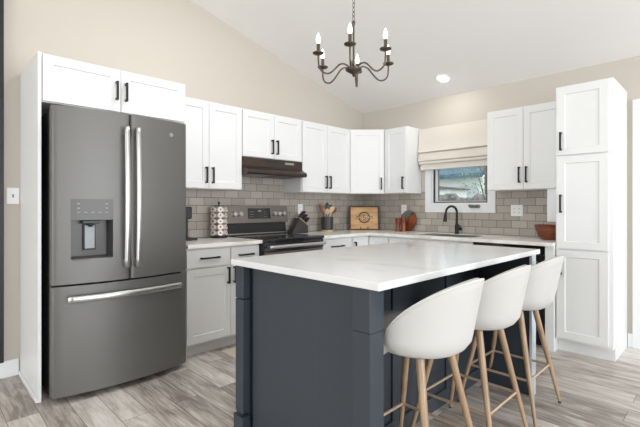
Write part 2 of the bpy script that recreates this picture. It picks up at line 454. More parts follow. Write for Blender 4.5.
# pantry
PX0, PX1, PZ = 2.5905, 2.9918, 2.2139
cabinet('pantry_cabinet', 'tall white pantry cabinet with three stacked doors at the right end', (PX0, -.001), 0, PX1 - PX0, .571, 0, PZ,
        [('door', .012, .372, 1.64, PZ - .012, (.045, 1.755, True, .15)), ('door', .012, .372, .868, 1.632, (.045, 1.24, True, .15)),
         ('door', .012, .372, .125, .86, (.045, .73, True, .15))], kick=.105)

# refrigerator surround
bm = BM(); box(bm, .001, .6203, -3.8567, -3.838, 0, 2.177, .001)
pn = tag(obj('side_panel', bm, 'white'), 'tall white end panel standing to the left of the refrigerator', 'panel')
bm = BM(); box(bm, .016, .6203, -3.868, -3.857, 0, .03, .003); obj('base_moulding', bm, 'trim', pn)
y0 = -3.8365
cabinet('fridge_cabinet', 'white two-door cabinet mounted above the refrigerator', (.001, y0), L90, .947, .598, 1.872, 2.177,
        [('door', .004, .466, 1.876, 2.173, (.436, 2.02, True, .13)), ('door', .466, .944, 1.876, 2.173, (.498, 2.02, True, .13))])

# base cabinets, left wall
def base(name, label, loc, rz, w_, fronts, z1=.884): return cabinet(name, label, loc, rz, w_, .594, 0, z1, fronts, 'white base cabinets along the walls', kick=.1)
y0 = -2.886; m_ = .405
base('base_cabinet', 'white base cabinet with two drawers over two doors between the refrigerator and the range', (.001, y0), L90, .706,
     [('slab', .004, m_ - .006, .722, .870, (m_ / 2 + .002, .797, False, .17)), ('slab', m_ + .006, .702, .722, .870, (.555, .797, False, .15)),
      ('door', .004, m_ - .0, .118, .712, (m_ - .03, .635, True, .14)), ('door', m_ + .0, .702, .118, .712, (m_ + .03, .635, True, .14))])
y0 = -1.408
base('base_cabinet', 'white base cabinet with one drawer between the range and the corner', (.001, y0), L90, .49,
     [('slab', .004, .486, .722, .870, (.25, .79, False, .19)), ('door', .004, .486, .118, .712, (.05, .6, True, .14))])
# blind corner base: two doors meeting in the corner
t_ = thing('corner_base_cabinet', 'white L-shaped base cabinet under the counter in the corner', 'cabinet', (0, 0, 0))
bm = BM(); prism(bm, [(.001, -.001), (.001, -.916), (.595, -.916), (.595, -.595), (.9, -.595), (.9, -.001)], .1, .884)
prism(bm, [(.001, -.001), (.001, -.916), (.525, -.916), (.525, -.525), (.9, -.525), (.9, -.001)], 0, .1)
obj('body', bm, 'white', t_)
bm = BM(); shaker(bm, .02, .296, .118, .87, 0)
bm.transform(Matrix.Translation((.6155, -.916, 0)) @ Matrix.Rotation(L90, 4, 'Z'))
dr = obj('door', bm, 'white', t_); h_ = pull(dr, .045, .75, 0, .14); h_.data.transform(Matrix.Translation((.6155, -.916, 0)) @ Matrix.Rotation(L90, 4, 'Z'))
bm = BM(); shaker(bm, .62, .896, .118, .87, -.6155); obj('door', bm, 'white', t_)
base('sink_cabinet', 'white sink base cabinet under the window', (.903, -.001), 0, .975,
     [('slab', .004, .971, .722, .870, None), ('door', .004, .487, .118, .712, (.455, .63, True, .14)), ('door', .487, .971, .118, .712, (.519, .63, True, .14))])
sc_ = [c for c in COL.objects['sink_cabinet'].children if c.name.startswith('body')][0]
bm = BM(); box(bm, 0, .018, -.594, 0, .1, .883); box(bm, .957, .975, -.594, 0, .1, .883); box(bm, .018, .957, -.594, 0, .1, .118); box(bm, .018, .957, -.594, -.576, .118, .883); box(bm, .018, .957, -.01, 0, .118, .883); box(bm, 0, .975, -.524, 0, 0, .1)
bm.to_mesh(sc_.data); bm.free()
bm = BM(); box(bm, 2.52, 2.588, -.615, -.001, 0, .884, .001)
tag(obj('filler_panel', bm, 'white'), 'narrow white vertical filler panel between the dishwasher and the pantry', 'panel')
# dishwasher
t_ = thing('dishwasher', 'black dishwasher built in under the counter beside the pantry', 'dishwasher', (1.882, -.001, 0))
bm = BM(); box(bm, 0, .632, -.57, 0, .1, .882); box(bm, .02, .61, -.5, 0, 0, .1); obj('body', bm, 'blackpl', t_)
bm = BM(); box(bm, .003, .629, -.60, -.571, .12, .80, .003); obj('door', bm, 'black', t_)
bm = BM(); box(bm, .003, .629, -.60, -.571, .804, .88, .003); obj('control_panel', bm, 'glassblk', t_)
bm = BM(); tube(bm, [(.06, -.6, .74), (.06, -.645, .74), (.572, -.645, .74), (.572, -.6, .74)], .009); obj('handle', bm, 'slate', t_)

# countertop (L-shaped, with sink cut-out) and the short run left of the range
SX0, SX1, SY0, SY1 = 1.20, 1.83, -.56, -.165
CF = .6533; CZ0, CZ1 = .8845, .915
bm = BM()
box(bm, .0085, CF, -1.4085, -CF, CZ0, CZ1, .0015)
def pl(x0, x1, y0_, y1_): box(bm, x0, x1, y0_, y1_, CZ0, CZ1)
pl(.0085, SX0, -CF, -.0085); pl(SX1, PX0 - .001, -CF, -.0085); pl(SX0, SX1, -CF, SY0); pl(SX0, SX1, SY1, -.0085)
bmesh.ops.remove_doubles(bm, verts=bm.verts[:], dist=.0001)
tag(obj('countertop', bm, 'counter'), 'pale L-shaped stone countertop running through the corner and under the window', 'countertop')
bm = BM(); box(bm, .0085, CF, -2.888, -2.1765, CZ0, CZ1, .0015)
tag(obj('countertop', bm, 'counter'), 'short pale stone countertop between the refrigerator and the range', 'countertop')
# sink basin sits in the cut-out
bm = BM(); bt = .012; zb = .70
box(bm, SX0 + .001, SX1 - .001, SY0 + .001, SY1 - .001, zb, zb + .006)
for a in ((SX0 + .001, SX0 + bt, SY0 + .001, SY1 - .001), (SX1 - bt, SX1 - .001, SY0 + .001, SY1 - .001), (SX0 + bt, SX1 - bt, SY0 + .001, SY0 + bt), (SX0 + bt, SX1 - bt, SY1 - bt, SY1 - .001)):
    box(bm, *a, zb + .006, .912, .001)
sk = tag(obj('sink', bm, 'steel'), 'stainless sink basin set in the counter below the window', 'sink')
bm = BM(); lathe(bm, [(.045, 0), (.045, .003), (.03, .004)], (1.5, -.36, zb + .0062)); obj('drain', bm, 'slot', sk)

# ------------------------------------------------------------------ refrigerator (local x = world y, local -y = world +x)
FW = .872
fr = thing('refrigerator', 'large slate-grey French door refrigerator with freezer drawer and water dispenser', 'refrigerator', (.03, -3.812, 0), L90)
bm = BM(); box(bm, .012, FW - .012, -.655, 0, .03, 1.815, .004)
for a in (.05, FW - .09):
    for b in (-.62, -.06): box(bm, a, a + .04, b, b + .04, 0, .03)
obj('body', bm, 'slate_dark', fr)
def bul(x): return -.71 - .058 * (1 - ((x - FW / 2) / (FW / 2)) ** 2)
def curved_door(name, x0, x1, z0, z1, hole=None, m='slate'):
    bm = BM(); n = 14
    xs = sorted(set([x0 + (x1 - x0) * i / n for i in range(n + 1)] + ([hole[0], hole[1]] if hole else [])))
    zs = [z0, z1] if not hole else [z0, hole[2], hole[3], z1]
    def fy(x):
        y = bul(x); e = min(x - x0, x1 - x); return y + (.010 * (1 - e / .012) ** 2 if e < .012 else 0)
    xs = sorted(set(xs + [x0 + .004, x0 + .008, x0 + .012, x1 - .004, x1 - .008, x1 - .012]))
    V_ = {}
    for i, x in enumerate(xs):
        for j, z in enumerate(zs): V_[i, j] = bm.verts.new((x, fy(x), z))
    B_ = {(i, j): bm.verts.new((xs[i], -.657, zs[j])) for i in (0, len(xs) - 1) for j in range(len(zs))}
    for i in range(len(xs)):
        for j in (0, len(zs) - 1):
            if (i, j) not in B_: B_[i, j] = bm.verts.new((xs[i], -.657, zs[j]))
    def inh(i, j): return hole and xs[i] >= hole[0] - 1e-6 and xs[i + 1] <= hole[1] + 1e-6 and j == 1
    for i in range(len(xs) - 1):
        for j in range(len(zs) - 1):
            if not inh(i, j):
                f = bm.faces.new((V_[i, j], V_[i + 1, j], V_[i + 1, j + 1], V_[i, j + 1])); f.smooth = True
        for j in (0, len(zs) - 1): bm.faces.new((V_[i, j], V_[i + 1, j], B_[i + 1, j], B_[i, j]))
    for i in (0, len(xs) - 1):
        for j in range(len(zs) - 1): bm.faces.new((V_[i, j], V_[i, j + 1], B_[i, j + 1], B_[i, j]))
    f = bm.faces.new([B_[i, 0] for i in range(len(xs))] + [B_[len(xs) - 1, j] for j in range(1, len(zs))] + [B_[i, len(zs) - 1] for i in range(len(xs) - 2, -1, -1)] + [B_[0, j] for j in range(len(zs) - 2, 0, -1)])
    if hole:
        dp = -.665
        ia, ib = xs.index(hole[0]), xs.index(hole[1])
        bk = [bm.verts.new((hole[0] + .012, dp, hole[2] + .012)), bm.verts.new((hole[1] - .012, dp, hole[2] + .012)), bm.verts.new((hole[1] - .012, dp, hole[3])), bm.verts.new((hole[0] + .012, dp, hole[3]))]
        f_ = bm.faces.new(bk); f_.material_index = 1
        bm.faces.new([V_[i, 1] for i in range(ia, ib + 1)] + [bk[1], bk[0]])
        for f_ in (bm.faces.new([V_[i, 2] for i in range(ia, ib + 1)] + [bk[2], bk[3]]),
                   bm.faces.new((V_[ia, 1], V_[ia, 2], bk[3], bk[0])), bm.faces.new((V_[ib, 1], V_[ib, 2], bk[2], bk[1]))): f_.material_index = 1
    return obj(name, bm, [m, 'recess'], fr, smooth=True)
FZ0, FZG, FZ1 = .045, .727, 1.834
mid = .442
hx0, hx1 = .100, .335
ld = curved_door('door', .004, mid - .003, FZG + .006, FZ1, (hx0, hx1, .885, 1.13))
rd = curved_door('door', mid + .003, FW - .004, FZG + .006, FZ1)
fz = curved_door('freezer_drawer', .004, FW - .004, FZ0, FZG - .006)
# dispenser
bm = BM(); ys = [bul(hx0 + (hx1 - hx0) * i / 8) for i in range(9)]
pts = [(hx0 + (hx1 - hx0) * i / 8, ys[i] - .003) for i in range(9)] + [(hx1, ys[8] + .004), (hx0, ys[0] + .004)]
prism(bm, pts, 1.132, 1.262); dp = obj('dispenser_panel', bm, 'recess', ld)
bm = BM()
for i, z in ((0, 1.232), (0, 1.205), (0, 1.178), (1, 1.178), (2, 1.178), (3, 1.178), (4, 1.178), (4, 1.205), (4, 1.232)):
    x = hx0 + .04 + i * .039; y = bul(x) - .0045
    bm = BM(); box(bm, x - .009, x + .009, y, y + .002, z - .003, z + .003)
    tag(obj('touch_icon', bm, 'icon', dp), 'pale touch symbol')
bm = BM(); xm = (hx0 + hx1) / 2
box(bm, xm - .05, xm + .05, -.725, -.668, 1.105, 1.128, .004); tube(bm, [(xm, -.71, 1.11), (xm, -.71, 1.085)], .012)
obj('dispenser_nozzle', bm, 'blackpl', ld)
bm = BM(); box(bm, xm - .036, xm + .036, -.685, -.667, .935, 1.10, .003); tag(obj('paddle_surround', bm, 'blackpl', ld), 'dark paddle surround')
bm = BM(); box(bm, xm - .029, xm + .029, -.692, -.6855, .945, 1.095, .003); tag(obj('dispenser_paddle', bm, 'slot_light', ld), 'pale grey dispenser paddle')
bm = BM(); box(bm, hx0 + .014, hx1 - .014, -.752, -.668, .878, .887, .002); obj('drip_tray', bm, 'slate', ld)
def vhandle(x, parent):
    bm = BM(); y = bul(x); z0_, z1_ = .815, 1.742
    rings = []
    n = 20
    for i in range(n + 1):
        t_ = i / n; z = z0_ + (z1_ - z0_) * t_; bow = .018 * math.sin(PI * t_)
        yc = y - .045 - bow
        rings.append([(x + a * .0165, yc + b * .011, z) for a, b in ((-1, -.5), (-.6, -1), (.6, -1), (1, -.5), (1, .6), (.5, 1), (-.5, 1), (-1, .6))])
    ringloft(bm, rings)
    for z in (z0_ + .03, z1_ - .03): box(bm, x - .010, x + .010, y - .042, y, z - .022, z + .022, .003)
    obj('handle', bm, 'steel', parent)
vhandle(mid - .036, ld); vhandle(mid + .036, rd)
bm = BM(); rings = []; n = 24
for i in range(n + 1):
    x = .075 + (FW - .15) * i / n; y = bul(x) - .048 - .006 * math.sin(PI * i / n); z = .645 
    rings.append([(x, y + b * .010, z + a * .020) for a, b in ((-1, -.5), (-.6, -1), (.6, -1), (1, -.5), (1, .6), (.5, 1), (-.5, 1), (-1, .6))])
ringloft(bm, rings)
for x in (.10, FW - .10): box(bm, x - .02, x + .02, bul(x) - .043, bul(x) + .002, .635, .655, .003)
obj('handle', bm, 'steel', fz)
bm = BM(); x = .735; tube(bm, [(x, bul(x) - .0035, 1.735), (x + .0006, bul(x) + .002, 1.735)], .014, 20)
tag(obj('badge', bm, 'pewter', rd), 'small round silver badge')
bm = BM(); x = .735
for i in range(20):
    pass
tube(bm, [(x - .006, bul(x) - .0042, 1.739), (x - .008, bul(x) - .0042, 1.733), (x - .003, bul(x) - .0042, 1.730), (x - .001, bul(x) - .0042, 1.736)], .0011, 6)
tube(bm, [(x + .002, bul(x) - .0042, 1.741), (x + .002, bul(x) - .0042, 1.731), (x + .007, bul(x) - .0042, 1.731)], .0011, 6)
obj('badge_monogram', bm, 'slot', rd)
for a in (.02, FW - .075):
    bm = BM(); box(bm, a, a + .055, -.655, -.60, 1.8155, 1.833, .004)
    obj('hinge_cover', bm, 'slate_dark', fr)
bm = BM(); box(bm, FW - .05, FW + .0, -.715, -.69, FZG - .0055, FZG + .0055, .001); obj('hinge', bm, 'steel', fr)

# ------------------------------------------------------------------ range (local x = world y)
RW = .757
rg = thing('range', 'slide-in style electric range with black glass top and steel control panel', 'range', (.0095, -2.1745, 0), L90)
bm = BM(); box(bm, 0, RW, -.64, 0, .03, .895); box(bm, .03, RW - .03, -.6, -.03, 0, .03); obj('body', bm, 'blackpl', rg)
bm = BM(); box(bm, -.001, RW + .001, -.672, -.062, .8955, .921, .006); obj('cooktop', bm, 'glassblk', rg)
bm = BM()
for x, y, r in ((.2, -.48, .11), (.56, -.48, .09), (.2, -.2, .08), (.56, -.2, .11)):
    n = 32
    rings = [[(x + rr * math.cos(2 * PI * k / n), y + rr * math.sin(2 * PI * k / n), .9215) for k in range(n)] for rr in (r, r - .003)]
    bm = BM(); ringloft(bm, rings, cap=False)
    obj('burner_ring', bm, 'slot', rg)
bm = BM(); box(bm, .01, RW - .01, -.665, -.6405, .19, .80, .004); od = obj('oven_door', bm, 'steel_warm', rg)
bm = BM(); box(bm, .10, RW - .10, -.668, -.6652, .30, .66, .001); obj('oven_window', bm, 'glassblk', od)
bm = BM(); box(bm, .004, RW - .004, -.662, -.6405, .806, .892, .003); obj('front_trim', bm, 'glassblk', rg)
bm = BM(); tube(bm, [(.03, -.712, .848), (.06, -.718, .85), (RW / 2, -.724, .85), (RW - .06, -.718, .85), (RW - .03, -.712, .848)], .016, 14)
for x in (.045, RW - .045): box(bm, x - .012, x + .012, -.708, -.6625, .838, .862, .003)
obj('handle', bm, 'steel', rg)
bm = BM(); box(bm, .01, RW - .01, -.665, -.6405, .04, .18, .004); obj('storage_drawer', bm, 'steel_warm', rg)
bm = BM(); prism(bm, [(-.06, .9215), (-.001, .9215), (-.001, 1.215), (-.048, 1.215), (-.05, 1.04)], .004, RW - .004, mp=lambda a, b, c: (c, a, b)); bgd = obj('backguard', bm, 'blackpl', rg)
bm = BM(); prism(bm, [(-.080, 1.048), (-.051, 1.043), (-.049, 1.222), (-.060, 1.222)], -.012, RW + .012, mp=lambda a, b, c: (c, a, b)); bmesh.ops.bevel(bm, geom=bm.edges[:], offset=.003, segments=2, affect='EDGES')
cp = obj('control_panel', bm, 'steel_warm', rg)
bm = BM(); prism(bm, [(-.0805, 1.09), (-.070, 1.09), (-.060, 1.2), (-.0665, 1.2)], .235, .52, mp=lambda a, b, c: (c, a, b)); obj('display', bm, 'glassblk', cp)
bm = BM()
for i in range(5):
    for j in range(3):
        x = .255 + i * .02 + (.13 if i > 2 else 0); z = 1.11 + j * .026; y = -.0805 + (z - 1.09) * .127
        bm = BM(); box(bm, x - .005, x + .005, y - .0006, y + .001, z - .002, z + .002); obj('display_symbol', bm, 'icon', cp)
bm = BM(); box(bm, .36, .40, -.0712, -.068, 1.165, 1.178); tag(obj('clock_digits', bm, 'icon', cp), 'pale clock readout')
for x in (.065, .135, .575, .635, .70):
    bm = BM(); z = 1.14; y = -.0715
    tube(bm, [(x, y + .008, z), (x, y - .006, z)], .027, 20); tube(bm, [(x, y - .006, z), (x, y - .03, z + .003)], [.025, .021], 20)
    box(bm, x - .003, x + .003, y - .034, y - .028, z - .017, z + .017, .001)
    tag(obj('knob', bm, 'steel', cp), 'silver control knob')
bm = BM(); box(bm, .0, RW, -.066, -.0615, .93, .94, .001); obj('chrome_strip', bm, 'steel', rg)

# range hood
hd = thing('range_hood', 'dark bronze range hood mounted under the short cabinet above the range', 'range hood', (.0095, -2.178, 1.531), L90)
bm = BM(); HW = .759
prism(bm, [(0, 0), (-.395, 0), (-.41, .010), (-.41, .036), (-.395, .048), (-.345, .070), (-.33, .085), (-.33, .168), (0, .168)], 0, HW, mp=lambda a, b, c: (c, a, b))
obj('canopy', bm, 'bronze', hd)
bm = BM(); box(bm, .05, .33, -.38, -.08, -.006, -.0005, .001); tag(obj('grease_filter', bm, 'steel_warm', hd), 'grey mesh filter')
bm = BM(); box(bm, .38, .70, -.38, -.08, -.004, -.0005, .001); obj('underside', bm, 'blackpl', hd)
bm = BM(); prism(bm, [(-.3305, .15), (-.332, .15), (-.332, .125), (-.3305, .125)], .27, .44, mp=lambda a, b, c: (c, a, b)); obj('vent_slot', bm, 'blackpl', hd)
bm = BM(); prism(bm, [(-.3305, .145), (-.333, .145), (-.333, .125), (-.3305, .125)], .52, .64, mp=lambda a, b, c: (c, a, b)); obj('control_plate', bm, 'steel', hd)

# ------------------------------------------------------------------ island
IX0, IX1, IY0, IY1, IZ = 1.7687, 2.7547, -3.2022, -1.4843, .9355
ISL = thing('kitchen_island', 'navy blue kitchen island base with corner posts under the white stone top', 'island', ((IX0 + IX1) / 2, (IY0 + IY1) / 2, 0))
ox, oy = ISL.location.x, ISL.location.y
def ipart(name, bm, m='navy', lab=None):
    bm.transform(Matrix.Translation((-ox, -oy, 0))); o = obj(name, bm, m, ISL)
    if lab: tag(o, lab)
    return o
zt = IZ - .031
bx0, bx1, by0, by1 = 1.80, 2.385, -3.142, -1.535
bm = BM(); box(bm, bx0, bx1, by0 + .045, by1, 0, zt); ipart('body', bm)
bm = BM(); box(bm, 1.884, bx1, by0, by0 + .0445, 0, zt, .001); ipart('end_panel', bm)
bm = BM(); box(bm, bx0, 1.852, by0, by0 + .0445, 0, zt); ipart('post_backing', bm)
# near end panel out to the seating side
bm = BM(); box(bm, bx1 + .0005, 2.655, by0, by0 + .04, 0, zt); ipart('wing_panel', bm)
bm = BM(); box(bm, bx1 + .0005, 2.729, by1 - .05, by1, 0, zt, .002); ipart('wing_panel', bm)
bm = BM(); box(bm, 2.7295, 2.745, by1 - .075, by1, 0, zt, .001); ipart('edge_strip', bm, 'edge', 'pale edge strip')
def post(x0, x1, y0_, y1_):
    bm = BM(); box(bm, x0 + .004, x1 - .004, y0_ + .004, y1_ - .004, .13, .728)
    box(bm, x0, x1, y0_, y1_, .732, zt, .002); box(bm, x0, x1, y0_, y1_, .135, .728, .002)
    box(bm, x0 - .008, x1 + .008, y0_ - .008, y1_ - .001, 0, .118, .003)
    prism(bm, [(x0 - .008, y0_ - .008), (x1 + .008, y0_ - .008), (x1 + .008, y1_ - .001), (x0 - .008, y1_ - .001)], .118, .119)
    return bm
ipart('corner_post', post(1.787, 1.858, -3.184, -3.1425))
bm = BM(); 
x0, x1, y0_, y1_ = 2.61, 2.697, -3.182, -3.095
box(bm, x0 + .004, x1 - .004, y0_ + .004, y1_ - .004, .1, .75); box(bm, x0, x1, y0_, y1_, .737, zt, .002); box(bm, x0 + .001, x1 - .001, y0_ + .001, y1_ - .001, .11, .731, .001)
box(bm, x0 - .008, x1 + .008, y0_ - .008, y1_ + .008, 0, .12, .004)
# trim the wing so it does not run through the post
ipart('corner_post', bm)
# seating side battens and baseboard
bm = BM()
ym = [by0 + .042, -2.62, -2.06, by1 - .05 - .058]
for y in ym: box(bm, bx1 + .0005, bx1 + .012, y, y + .056, .09, zt - .07)
box(bm, bx1 + .0005, bx1 + .012, by0 + .042, by1 - .052, zt - .07, zt)
ipart('panel_battens', bm)
bm = BM(); box(bm, bx1 + .0005, bx1 + .016, by0 + .042, by1 - .052, 0, .09, .003); ipart('base_moulding', bm)
bm = BM()
for a, b in ((by0 + .02, -2.62), (-2.62, -2.09), (-2.09, by1 - .02)):
    q = BM(); shaker(q, a, b, .12, zt - .01, -.02); q.transform(Matrix.Translation((bx0 - .0005, 0, 0)) @ Matrix.Rotation(-L90, 4, 'Z') @ Matrix.Scale(-1, 4, (1, 0, 0)))
    q.transform(Matrix.Identity(4)); tmp = bpy.data.meshes.new('t'); q.to_mesh(tmp); q.free(); bm.from_mesh(tmp); bpy.data.meshes.remove(tmp)
ipart('cabinet_doors', bm)
bm = BM(); box(bm, IX0, IX1, IY0, IY1, IZ - .030, IZ, .003)
tag(obj('island_countertop', bm, 'quartz'), 'white polished stone slab on top of the navy island', 'countertop')

# ------------------------------------------------------------------ stools
def make_stool():
    t_ = thing('bar_stool', 'x', 'stool', (0, 0, 0), 0, 'upholstered barrel-back stools at the island')
    # shell: local -x faces the island
    bm = BM(); nphi = 56
    def rim(ph):
        c = math.cos(ph)
        s = max(0, min(1, (c + .17) / 1.17))
        return .611 + .317 * (s ** .54)
    zb = .606; SXo = .018
    prof = [(0.30, 0.0), (.62, .002), (.80, .010), (.92, .028), (1.0, .06)]
    rings = []
    angs = [2 * PI * k / nphi for k in range(nphi)]
    def er(a, f, z):
        g = 1 + max(0, z - .64) * .92
        return (SXo + f * (.222 if math.cos(a) > 0 else .18) * g * math.cos(a), f * .212 * (1 + max(0, z - .64) * .42) * math.sin(a), z)
    for f, dz in prof: rings.append([er(a, f, zb + dz) if dz < .02 else er(a, f, min(zb + dz, rim(a) - .002)) for a in angs])
    for j in range(1, 9):
        f = j / 8
        rings.append([er(a, 1.0, min(zb + .06, rim(a) - .002) + (rim(a) - min(zb + .06, rim(a) - .002)) * f) for a in angs])
    ringloft(bm, rings, cap=False)
    # close the bottom
    bm.verts.ensure_lookup_table(); bm.faces.new([bm.verts[i] for i in range(nphi)][::-1])
    sh = obj('backrest_shell', bm, 'boucle', t_, smooth=True)
    so = sh.modifiers.new('thick', 'SOLIDIFY'); so.thickness = .026; so.offset = -1; so.use_even_offset = False
    # piping along the rim
    bm = BM(); pts = []
    for a in angs + [angs[0]]:
        x_, y_, z_ = er(a, .985, rim(a)); pts.append((x_, y_, z_ + .001))
    tube(bm, pts, .0045, 6, cap=False); tag(obj('piping', bm, 'pipe', sh), 'sewn edge piping')
    bm = BM()
    n = 40
    def sup(a, r): ca, sa = math.cos(a), math.sin(a); return (r * (1.40 if ca < 0 else 1.05) * math.copysign(abs(ca) ** .8, ca) - .002, r * 1.06 * math.copysign(abs(sa) ** .8, sa))
    rings = []
    for r, z in ((.12, .618), (.160, .620), (.172, .635), (.176, .69), (.160, .706), (.09, .712)):
        rings.append([(*sup(2 * PI * k / n, r), z) for k in range(n)])
    ringloft(bm, rings); obj('seat_cushion', bm, 'boucle', t_, smooth=True)
    for sx in (-1, 1):
        for sy in (-1, 1):
            top = Vector((sx * .105, sy * .115, .6055)); ft = Vector((sx * .222, sy * .215, 0))
            bm = BM(); tube(bm, [top, top.lerp(ft, .5), ft + Vector((0, 0, .012)) + (top - ft) * .0], [.0175, .0145, .0095], 14)
            lg = obj('leg', bm, 'legwood', t_, smooth=True)
            bm = BM(); tube(bm, [ft + Vector((0, 0, .012)), ft], [.0095, .009], 12); tag(obj('foot_cap', bm, 'blackpl', lg), 'black foot cap')
    z = .235; f = 1 - z / .578
    ax = .105 + (.222 - .105) * f; ay = .115 + (.215 - .115) * f
    for a, b in (((-ax, -ay), (-ax, ay)), ((ax, -ay), (ax, ay)), ((-ax, -ay), (ax, -ay)), ((-ax, ay), (ax, ay))):
        bm = BM(); tube(bm, [(a[0], a[1], z), (b[0], b[1], z)], .0072, 10); obj('foot_rail', bm, 'railm', t_, smooth=True)
    return t_
st = make_stool()
lab = ['pale fabric bar stool nearest the camera, at the near end of the island', 'pale fabric bar stool in the middle of the three at the island',
       'pale fabric bar stool farthest from the camera, closest to the pantry']
for i, y in enumerate((-2.845, -2.315, -1.775)):
    o = st if i == 0 else copy_tree(st)
    o.location = (2.668, y, 0); o['label'] = lab[i]

# ------------------------------------------------------------------ roman shade
t_ = thing('roman_shade', 'cream fabric roman shade gathered in folds over the kitchen window', 'window shade', (0, 0, 0))
bm = BM()
x0, x1 = .956, 1.885
prof = [(-.030, 2.15), (-.075, 2.15), (-.078, 2.10), (-.085, 1.98), (-.100, 1.885), (-.112, 1.868), (-.100, 1.862), (-.088, 1.855)]
back = [(-.030, 1.855)]
prism(bm, prof + back, x0, x1, mp=lambda a, b, c: (c, a, b)); obj('upper_fabric', bm, 'linen', t_, smooth=True)
bm = BM(); prism(bm, [(-.03, 1.853), (-.098, 1.853), (-.108, 1.80), (-.112, 1.765), (-.10, 1.755), (-.03, 1.755)], x0 + .008, x1, mp=lambda a, b, c: (c, a, b)); obj('fold', bm, 'linen', t_, smooth=True)
bm = BM(); prism(bm, [(-.03, 1.753), (-.098, 1.753), (-.108, 1.735), (-.104, 1.722), (-.03, 1.722)], x0 + .014, x1, mp=lambda a, b, c: (c, a, b)); obj('fold', bm, 'linen', t_, smooth=True)
bm = BM(); prism(bm, [(-.03, 1.72), (-.086, 1.72), (-.092, 1.69), (-.092, 1.655), (-.03, 1.655)], x0 + .03, x1, mp=lambda a, b, c: (c, a, b)); obj('fold', bm, 'linen', t_, smooth=True)

# ------------------------------------------------------------------ chandelier
d = 2.70; a_ = (353.6 - PX) / F
cx_ = CX + d * (-math.sin(YAW) + a_ * math.cos(YAW)); cy_ = CY + d * (math.cos(YAW) + a_ * math.sin(YAW)); cz_ = CH + (HY - 70) / F * d
ch = thing('chandelier', 'dark metal six-arm candle chandelier hanging on a chain above the island', 'chandelier', (cx_, cy_, cz_))
top = ceil_z(cy_) - cz_
bm = BM(); lathe(bm, [(.004, -.045), (.010, -.038), (.007, -.03), (.030, -.018), (.052, -.004), (.055, .006), (.048, .012), (.012, .018), (.009, .03)]); obj('hub', bm, 'brass', ch, smooth=True)
bm = BM(); tube(bm, [(0, 0, .02), (0, 0, .30)], .0065, 10); lathe(bm, [(.007, .29), (.011, .30), (.011, .32), (.004, .325)]); obj('stem', bm, 'brass', ch, smooth=True)
bm = BM(); z = .322; k = 0
while z < top - .05:
    pts = []
    for i in range(13):
        a = 2 * PI * i / 12; u = .0085 * math.cos(a); v = .018 * math.sin(a)
        pts.append((u, 0, z + .018 + v) if k % 2 else (0, u, z + .018 + v))
    tube(bm, pts, .0022, 6, cap=False); z += .029; k += 1
obj('chain', bm, 'brass', ch, smooth=True)
bm = BM(); lathe(bm, [(.012, top - .055), (.05, top - .045), (.062, top - .025), (.062, top - .017)]); obj('ceiling_canopy', bm, 'brass', ch, smooth=True)
base_a = YAW
for k, ang in enumerate((-99, -44, 19, 80, 143, 205)):
    th = R(ang) + base_a
    c, s = math.cos(th), math.sin(th)
    prof = [(.02, .005), (.045, .022), (.075, .030), (.105, .020), (.135, -.010), (.165, -.038), (.195, -.050), (.230, -.040), (.250, -.012), (.255, .03), (.255, .065)]
    sm = []
    P = [Vector(p) for p in prof]
    for i in range(len(P) - 1):
        p0, p1, p2, p3 = P[max(i - 1, 0)], P[i], P[i + 1], P[min(i + 2, len(P) - 1)]
        for j in range(4):
            t = j / 4
            sm.append(.5 * ((2 * p1) + (-p0 + p2) * t + (2 * p0 - 5 * p1 + 4 * p2 - p3) * t * t + (-p0 + 3 * p1 - 3 * p2 + p3) * t ** 3))
    sm.append(P[-1])
    bm = BM(); tube(bm, [(p.x * c, p.x * s, p.y) for p in sm], .0055, 8); arm = obj('arm', bm, 'brass', ch, smooth=True)
    R_ = .255
    bm = BM(); lathe(bm, [(.006, .055), (.012, .060), (.034, .066), (.037, .072), (.034, .074), (.013, .070)], (R_ * c, R_ * s, 0)); obj('drip_cup', bm, 'brass', arm, smooth=True)
    bm = BM(); lathe(bm, [(.0105, .0745), (.0105, .13)], (R_ * c, R_ * s, 0), 16); obj('candle_sleeve', bm, 'brass', arm, smooth=True)
    bm = BM(); lathe(bm, [(.006, .131), (.0125, .145), (.0135, .155), (.010, .172), (.005, .187), (.0015, .198)], (R_ * c, R_ * s, 0), 14); tag(obj('bulb', bm, 'bulb', arm, smooth=True), 'lit candle bulb')

# recessed ceiling lights: the one in view and two unseen ones added to brighten the aisle
def downlight(x, y, label, watts):
    t_ = thing('recessed_light', label, 'ceiling light', (x, y, ceil_z(y)))
    t_.rotation_euler = (-math.atan(SL), 0, 0)
    bm = BM(); n = 32
    ringloft(bm, [[(r * math.cos(2 * PI * k / n), r * math.sin(2 * PI * k / n), z) for k in range(n)] for r, z in ((.088, -.001), (.09, -.005), (.068, -.009), (.062, -.004))], cap=False); obj('trim_ring', bm, 'plate', t_, smooth=True)
    bm = BM(); lathe(bm, [(.063, -.0045), (.05, -.0055), (.02, -.006)], n=32); obj('lens', bm, 'lens', t_)
    l = bpy.data.lights.new('downlight', 'AREA'); l.shape = 'DISK'; l.size = .12; l.energy = watts; l.color = (1, .995, .985)
    o = bpy.data.objects.new('downlight', l); COL.objects.link(o); o.location = (x, y, ceil_z(y) - .012)
downlight(1.434, -.365, 'lit round recessed light in the sloped ceiling above the sink', 5)
downlight(1.30, -2.75, 'added out-of-view fill light in the ceiling above the aisle before the refrigerator', 25)
downlight(2.9, -3.9, 'added out-of-view fill light in the ceiling nearest the camera', 16)

